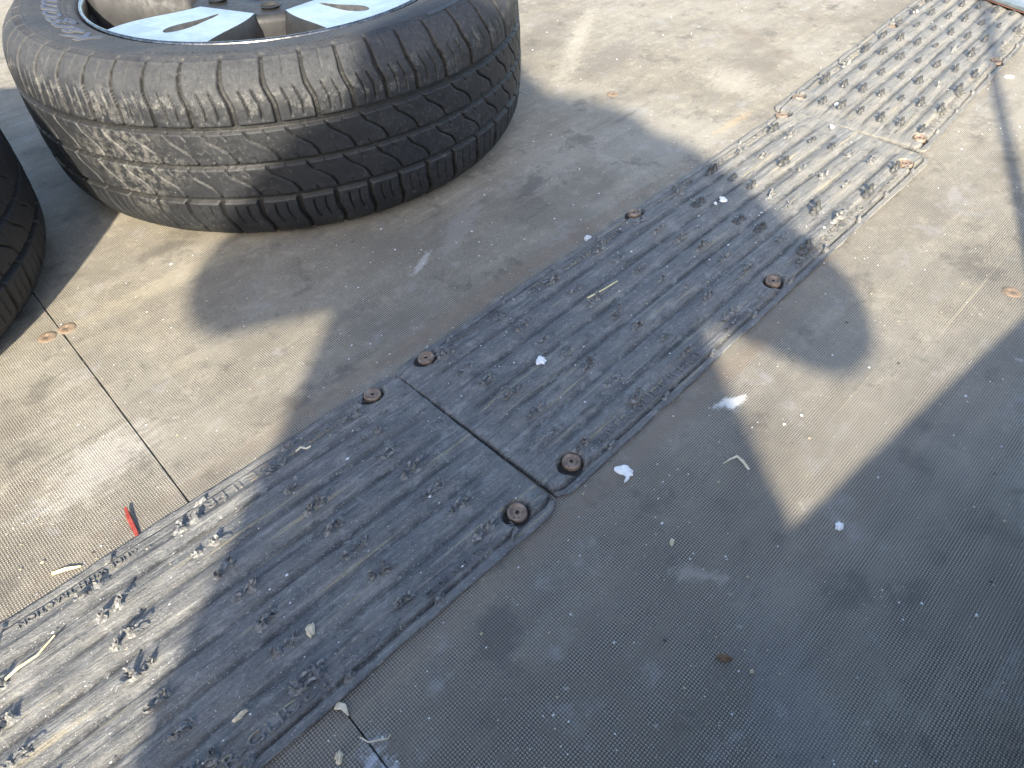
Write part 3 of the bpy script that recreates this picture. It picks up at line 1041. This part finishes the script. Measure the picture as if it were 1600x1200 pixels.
main_wheel = build_wheel('dusty tyre on a five-spoke polished alloy rim lying flat on the deck', 0.5365, 1.0075, 0.0, math.radians(-158), True)
main_wheel.scale = (1.01, 1.01, 1.01)
build_wheel('black tyre cut off by the left edge, lying beside the larger visible wheel', -0.195, 1.045, 1.1, math.radians(20), False, 'dark_tyre')

# ------------------------------------------------------------------ trailer side wall behind the viewpoint (casts the straight shadow)
wall = empty('trailer_side_wall', (0, 0, 0))
tag(wall, 'low grey trailer side wall with a slanting bar, its straight shadow across the lower right', 'wall')
a0 = math.atan(-0.113)
bd = bevel_box('side_board', (3.4, 0.03, 0.239), (0, -0.0155, 0.0605), 0.003)
o = link('side_board', bd, M['board'], wall, smooth=False)
o.location = (0.5, wall_y(0.5) , 0.0)
o.rotation_euler = (0, 0, a0)
link('bar', tube('bar', [(0.57, wall_y(0.57) - 0.014, 0.165), (1.30, wall_y(1.30) - 0.014, 0.79)], 0.0085, 12), M['galv'], wall)
link('post', tube('post', [(1.30, wall_y(1.30) - 0.014, 0.1795), (1.30, wall_y(1.30) - 0.014, 0.80)], 0.016, 12), M['galv'], wall)


# ------------------------------------------------------------------ the person taking the photograph (only the shadow is seen)
def blob_mesh(name, chains, voxel):
    """capsule chains -> one continuous skin by voxel remesh. chain: list of (point, rx) ; ellipsoids as (p, (rx,ry,rz))"""
    bm = bmesh.new()
    for ch in chains:
        for i, (p, r) in enumerate(ch):
            rr = r if hasattr(r, '__len__') else (r, r, r)
            m4 = Matrix.Translation(p) @ Matrix.Rotation(SUN_AZ, 4, 'Z') @ Matrix.Diagonal((*rr, 1))
            bmesh.ops.create_icosphere(bm, subdivisions=2, radius=1.0, matrix=m4)
            if i:
                q, r2 = ch[i - 1]
                ra = r2 if hasattr(r2, '__len__') else (r2,) * 3
                steps = max(2, int((p - q).length / (min(min(rr), min(ra)) * 0.35)))
                for k in range(1, steps):
                    t = k / steps
                    rk = [ra[j] + (rr[j] - ra[j]) * t for j in range(3)]
                    bmesh.ops.create_icosphere(bm, subdivisions=2, radius=1.0, matrix=Matrix.Translation(q.lerp(p, t)) @ Matrix.Rotation(SUN_AZ, 4, 'Z') @ Matrix.Diagonal((*rk, 1)))
    me = bpy.data.meshes.new(name); bm.to_mesh(me); bm.free()
    ob = bpy.data.objects.new(name + '_tmp', me)
    C.objects.link(ob)
    md = ob.modifiers.new('remesh', 'REMESH'); md.mode = 'VOXEL'; md.voxel_size = voxel; md.use_smooth_shade = True
    sm = ob.modifiers.new('smooth', 'SMOOTH'); sm.factor = 0.5; sm.iterations = 3
    dg = bpy.context.evaluated_depsgraph_get()
    res = bpy.data.meshes.new_from_object(ob.evaluated_get(dg))
    C.objects.unlink(ob); bpy.data.objects.remove(ob)
    res.name = name
    return res


person = empty('person', ST(-0.44, -0.02, GZ))
tag(person, 'person in a hooded jacket holding a phone, seen only as a shadow', 'person')


def pl_(me, name, mat):
    o = link(name, me, mat, person)
    o.location = -person.location
    return o


hand_z = 0.485
head = ST(-0.235, -0.075, 0.815)
sh = {1: ST(-0.33, 0.185, 0.715), -1: ST(-0.33, -0.205, 0.720)}
el = {1: ST(-0.225, 0.305, 0.505), -1: ST(-0.215, -0.335, 0.545)}
wr = {1: ST(-0.062, 0.112, 0.470), -1: ST(-0.062, -0.112, 0.470)}
hip = ST(-0.43, -0.02, 0.16)
hipj = {s: ST(-0.43, -0.02 + s * 0.10, 0.12) for s in (1, -1)}
knee = {s: ST(-0.40, -0.02 + s * 0.12, -0.30) for s in (1, -1)}
ank = {s: ST(-0.45, -0.02 + s * 0.13, -0.67) for s in (1, -1)}
fwd = Vector((SV.x, SV.y, 0)); lat = Vector((TV.x, TV.y, 0)); upv = Vector((0, 0, 1))
body = [[(hip, (0.12, 0.16, 0.11)), (ST(-0.40, -0.02, 0.36), (0.10, 0.145, 0.10)), (ST(-0.36, -0.02, 0.58), (0.115, 0.17, 0.11)), (ST(-0.31, -0.04, 0.70), 0.06), (head - upv * 0.07, 0.055)],
        [(head, (0.098, 0.078, 0.118)), (head + fwd * 0.03 - upv * 0.06, (0.06, 0.055, 0.05))],
        [(head + fwd * 0.098 - upv * 0.01, 0.014), (head + fwd * 0.112 - upv * 0.03, 0.015)]]
for s in (1, -1):
    body.append([(sh[s], 0.052), (el[s], 0.042), (wr[s], 0.028)])
    body.append([(hipj[s], 0.085), (knee[s], 0.055), (ank[s], 0.040), (ank[s] + fwd * 0.12 - upv * 0.04, 0.030)])
    body.append([(head + lat * s * 0.08, (0.022, 0.010, 0.030))])
    # hand: palm, four unequal fingers folded round the phone's end, thumb apart on the near side
    palm = wr[s] + fwd * 0.020 - lat * s * 0.022 + upv * 0.012
    body.append([(wr[s], 0.024), (palm, (0.018, 0.016, 0.034))])
    for k, (dz, ln) in enumerate(((0.030, 0.9), (0.011, 1.0), (-0.008, 0.95), (-0.027, 0.75))):
        b0 = palm + upv * dz + fwd * 0.010
        b1 = b0 + fwd * 0.022 * ln - lat * s * 0.004
        b2 = b1 + fwd * 0.006 - lat * s * 0.020 * ln
        b3 = b2 - fwd * 0.002 - lat * s * 0.016 * ln
        body.append([(b0, 0.0088), (b1, 0.0082), (b2, 0.0076), (b3, 0.0068)])
    t0 = palm - fwd * 0.012 + upv * 0.022
    body.append([(t0, 0.011), (t0 - lat * s * 0.022 + upv * 0.016, 0.0095), (t0 - lat * s * 0.042 + upv * 0.020, 0.008)])
pl_(blob_mesh('body', body, 0.0058), 'body', M['skin'])
for s in (1, -1):
    for nm, dz, r_, mt in (('eye', 0.008, 0.011, 'white'),):
        e = pl_(lathe('eye', [(0.0001, 0.011), (0.006, 0.0092), (0.0095, 0.0055), (0.011, 0.0)], 16), 'eye', M[mt])
        e.location = head + fwd * 0.090 + lat * s * 0.032 + upv * dz - person.location
        e.rotation_euler = fwd.to_track_quat('Z', 'Y').to_euler()
jack = [[(ST(-0.43, -0.02, 0.10), (0.155, 0.245, 0.07)), (ST(-0.41, -0.015, 0.36), (0.145, 0.252, 0.08)), (ST(-0.36, -0.02, 0.58), (0.140, 0.205, 0.10)), (ST(-0.33, -0.03, 0.70), (0.10, 0.15, 0.085))],
        [(sh[1], 0.085), (ST(-0.33, -0.03, 0.70), 0.10), (sh[-1], 0.085)],
        [(ST(-0.32, 0.02, 0.785), (0.10, 0.185, 0.10))],
        [(ST(-0.33, -0.05, 0.72), (0.11, 0.15, 0.09)), (head - fwd * 0.055 + upv * 0.012, (0.10, 0.122, 0.135))]]
for s in (1, -1):
    jack.append([(sh[s], 0.088), (el[s], 0.066), (wr[s].lerp(el[s], 0.18), 0.043)])
pl_(blob_mesh('jacket', jack, 0.009), 'jacket', M['jacket'])
trs = [[(hip, (0.14, 0.185, 0.10)), (ST(-0.43, -0.02, 0.10), (0.135, 0.185, 0.09))]]
for s in (1, -1):
    trs.append([(hipj[s], 0.102), (knee[s], 0.072), (ank[s] + upv * 0.03, 0.060)])
pl_(blob_mesh('trousers', trs, 0.009), 'trousers', M['jeans'])
for s in (1, -1):
    c_ = ank[s] - upv * 0.035
    pl_(blob_mesh('shoe', [[(c_ - fwd * 0.03, (0.05, 0.042, 0.045)), (c_ + fwd * 0.06 - upv * 0.008, (0.05, 0.045, 0.036)), (c_ + fwd * 0.15 - upv * 0.012, (0.05, 0.046, 0.030))]], 0.007), 'shoe', M['shoe'])

phone = empty('phone', cam.location)
tag(phone, 'black phone held level in both hands, behind the viewpoint', 'phone')
ph = link('case', bevel_box('case', (0.150, 0.073, 0.008), (0.0, 0.0, 0.012), 0.0035), M['phone'], phone)
ph.rotation_euler = CAM_ROT.to_euler()
ln_ = link('lens', lathe('lens', [(0.0001, 0.0072), (0.006, 0.0072), (0.0072, 0.0066), (0.0074, 0.009)], 24), M['phone'], phone)
ln_.rotation_euler = CAM_ROT.to_euler()


# ------------------------------------------------------------------ litter on the deck and mats
def flake(name, x, y, z, rx, ry, rot, th, mat, label, cat, seed, dome=0.0015, group=None):
    r = random.Random(seed)
    n = 15
    v, f = [], []
    rad = [1 + r.uniform(-0.28, 0.22) for _ in range(n)]
    for lev, (sc, zz) in enumerate(((1.0, 0.0), (0.97, th), (0.55, th + dome))):
        for k in range(n):
            a = 2 * math.pi * k / n
            v.append((math.cos(a) * rx * rad[k] * sc, math.sin(a) * ry * rad[k] * sc, zz + (r.uniform(-0.3, 0.3) * dome if lev else 0)))
    v.append((0, 0, th + dome * r.uniform(0.5, 1.3)))
    for l in range(2):
        for k in range(n):
            f.append((l * n + k, l * n + (k + 1) % n, (l + 1) * n + (k + 1) % n, (l + 1) * n + k))
    for k in range(n):
        f.append((2 * n + k, 2 * n + (k + 1) % n, 3 * n))
    f.append(tuple(range(n))[::-1])
    o = link(name, mesh(name, v, f), M[mat], None, smooth=False)
    o.location = (x, y, z)
    o.rotation_euler = (0, 0, rot)
    tag(o, label, cat, group)
    return o


G1 = 'pale paint flakes scattered on the deck'
flake('paint_flake', 0.3802, 0.3505, 0.0092, 0.0066, 0.0052, 0.4, 0.0010, 'white', 'white flake lying on the middle mat above the nearest joint', 'flake', 1, group=G1)
flake('paint_flake', 0.7589, 0.3814, 0.0095, 0.0062, 0.0050, 1.0, 0.0010, 'white', 'white flake on the middle mat at the edge of the sunlit part', 'flake', 2, group=G1)
flake('paint_flake', 0.745, 0.384, 0.0092, 0.0026, 0.0020, 1.0, 0.0010, 'white', 'tiny white crumb left of the flake at the edge of the sunlit mat', 'flake', 12, group=G1)
flake('paint_flake', 1.5862, 0.4829, 0.0090, 0.0085, 0.0055, 0.2, 0.0010, 'white', 'white flake near the left edge of the far dusty mat', 'flake', 3, group=G1)
flake('paint_flake', 1.038, 0.3748, 0.0085, 0.0060, 0.0038, 0.6, 0.0010, 'white', 'small white flake on the joint between the middle and far mats', 'flake', 4, group=G1)
flake('paint_flake', 1.1105, 0.4032, 0.0090, 0.0040, 0.0035, 0.2, 0.0010, 'white', 'small white flake on the far mat just past its first screw', 'flake', 5, group=G1)
flake('paint_flake', 0.3330, 0.2077, 0.0005, 0.0082, 0.0060, 1.9, 0.0012, 'white', 'large torn white flake on the deck right of the screw at the near joint', 'flake', 6, 0.0022, group=G1)
flake('paint_flake', 0.3275, 0.2005, 0.0005, 0.0045, 0.0016, 0.2, 0.0012, 'white', 'narrow white sliver touching the large torn white flake', 'flake', 16, 0.0012, group=G1)
flake('pebble', 0.5862, 0.4622, 0.0002, 0.0058, 0.0046, 0.3, 0.0026, 'pebble', 'grey-white pebble against the left edge of the middle mat', 'pebble', 7, 0.0018)
flake('paint_flake', 0.4074, 0.0459, 0.0005, 0.0046, 0.0036, 0.3, 0.0010, 'white', 'small white flake in the shade below the lit triangle of deck', 'flake', 8, group=G1)
flake('paint_flake', 1.406, 0.2491, 0.0005, 0.0085, 0.0040, -0.6, 0.0010, 'white', 'white flake on sunlit deck right of the far mat', 'flake', 9, group=G1)
flake('brown_chip', 0.2500, 0.0537, 0.0005, 0.0058, 0.0028, -0.9, 0.0008, 'brown', 'brown chip alone on the shaded deck at lower right', 'chip', 10)
flake('tan_chip', 0.3025, 0.1354, 0.0005, 0.0032, 0.0020, 0.4, 0.0008, 'leaf', 'small tan chip on shaded deck right of the near joint', 'chip', 11)
flake('leaf_fragment', 0.0565, 0.2802, 0.0094, 0.0058, 0.0038, 0.9, 0.0006, 'leaf', 'dry leaf fragment lying on the near mat', 'leaf', 13)
flake('leaf_fragment', -0.0108, 0.2642, 0.0094, 0.0060, 0.0020, 0.0, 0.0006, 'leaf', 'narrow dry leaf bit on the near mat by the bottom edge', 'leaf', 14)
flake('leaf_fragment', 0.0205, 0.1985, 0.0003, 0.0042, 0.0028, 0.9, 0.0006, 'leaf', 'dull tan leaf bit beside the plywood seam at the bottom', 'leaf', 15)


def strip(name, pts, widths, th, mat, label, cat):
    v, f = [], []
    P_ = [Vector(p) for p in pts]
    for i, p in enumerate(P_):
        d = (P_[min(i + 1, len(P_) - 1)] - P_[max(i - 1, 0)]).normalized()
        a = Vector((-d.y, d.x, 0)).normalized() * widths[i] / 2
        v += [p + a, p - a, p - a * 0.7 + Vector((0, 0, th)), p + a * 0.7 + Vector((0, 0, th))]
    for i in range(len(P_) - 1):
        for k in range(4):
            f.append((i * 4 + k, i * 4 + (k + 1) % 4, i * 4 + 4 + (k + 1) % 4, i * 4 + 4 + k))
    f += [(3, 2, 1, 0), tuple(len(v) - 4 + k for k in range(4))]
    base = P_[0].copy()
    o = link(name, mesh(name, [q - base for q in v], f), M[mat], None, smooth=False)
    o.location = base
    return tag(o, label, cat)


strip('red_chip', [(0.0108, 0.4915, 0.004), (0.0085, 0.482, 0.0030), (0.0072, 0.473, 0.0022), (0.0049, 0.4570, 0.0010)], [0.0026, 0.0040, 0.0042, 0.0036], 0.0012, 'red', 'curved red painted splinter against the left edge of the near mat', 'splinter')
strip('wood_sliver', [(-0.0584, 0.4766, 0.0004), (-0.049, 0.4715, 0.0018), (-0.0393, 0.4655, 0.0012)], [0.0030, 0.0034, 0.0010], 0.0010, 'straw', 'pale wood sliver on sunlit deck beside the near mat', 'splinter')
strip('straw', [(-0.123, 0.4035, 0.0098), (-0.1171, 0.4052, 0.0102), (-0.1034, 0.4072, 0.0112), (-0.0903, 0.4068, 0.0112), (-0.0755, 0.4121, 0.0120)], [0.0017, 0.0019, 0.0019, 0.0013, 0.0006], 0.0010, 'straw', 'yellow straw on the near mat at the left edge', 'straw')
strip('dry_curl', [(0.3985, 0.1495, 0.0006), (0.4050, 0.1470, 0.0030), (0.4110, 0.1439, 0.0046), (0.4105, 0.1372, 0.0034), (0.4081, 0.1294, 0.0010)], [0.0007, 0.0016, 0.0026, 0.0030, 0.0024], 0.0008, 'leaf', 'curled dry leaf strip on shaded deck left of the lit triangle', 'leaf')
strip('dry_grass', [(0.4875, 0.3799, 0.0100), (0.508, 0.3755, 0.0116), (0.533, 0.3742, 0.0106)], [0.0022, 0.0013, 0.0008], 0.0010, 'straw', 'thin dry grass stem on the middle mat', 'straw')
strip('torn_leaf', [(0.0385, 0.2270, 0.0010), (0.0415, 0.2215, 0.0030), (0.0405, 0.2150, 0.0010)], [0.0062, 0.0046, 0.0010], 0.0008, 'leaf', 'pointed torn leaf stuck in the plywood seam at the mat edge', 'leaf')
strip('fibre', [(0.0375, 0.1985, 0.0006), (0.0395, 0.1910, 0.0020), (0.0445, 0.1875, 0.0020), (0.0500, 0.1840, 0.0010), (0.0530, 0.1850, 0.0006)], [0.0009, 0.0010, 0.0010, 0.0009, 0.0006], 0.0007, 'leaf', 'thin pale fibre lying beside the plywood seam at the bottom', 'fibre')
strip('plastic_shred', [(0.1440, 0.4310, 0.0105), (0.1490, 0.4295, 0.0135), (0.1525, 0.4265, 0.0110), (0.1560, 0.4235, 0.0135)], [0.0016, 0.0022, 0.0018, 0.0016], 0.0009, 'leaf', 'pale curled shred standing on the near mat left of its first screw', 'shred')


# fine grit: nobody could count it
def grit():
    v, f = [], []
    r = random.Random(3)
    oct_f = [(0, 2, 4), (2, 1, 4), (1, 3, 4), (3, 0, 4), (2, 0, 5), (1, 2, 5), (3, 1, 5), (0, 3, 5)]
    for i in range(2600):
        x = r.uniform(-0.25, 1.9)
        y = r.uniform(-0.1, 1.2)
        if r.random() < 0.5:
            x = r.uniform(-0.2, 0.8); y = r.uniform(-0.1, 0.8)
        if math.hypot(x - 0.54, y - 1.005) < 0.345 or math.hypot(x + 0.195, y - 1.045) < 0.345 or y < wall_y(x) + 0.01:
            continue
        on = abs(y - (0.34 + max(0, x - 1.05) * 0.061)) < MW / 2 - 0.012
        z = 0.0088 if on else 0.0004
        s = 0.00045 * math.exp(r.gauss(0, 0.45)) * (1.0 + 0.5 * max(0, x))
        s = min(s, 0.0016)
        b = len(v)
        for d in ((1, 0, 0), (-1, 0, 0), (0, 1, 0), (0, -1, 0), (0, 0, 1), (0, 0, -1)):
            k = s * r.uniform(0.6, 1.4)
            v.append((x + d[0] * k * 1.3, y + d[1] * k, z + s * 0.5 + d[2] * k * 0.6))
        f += [tuple(b + q for q in t) for t in oct_f]
    o = link('grit', mesh('grit', v, f), M['grit'], None, smooth=False)
    tag(o, 'fine pale grit scattered over deck and mats', 'grit', kind='stuff')


grit()
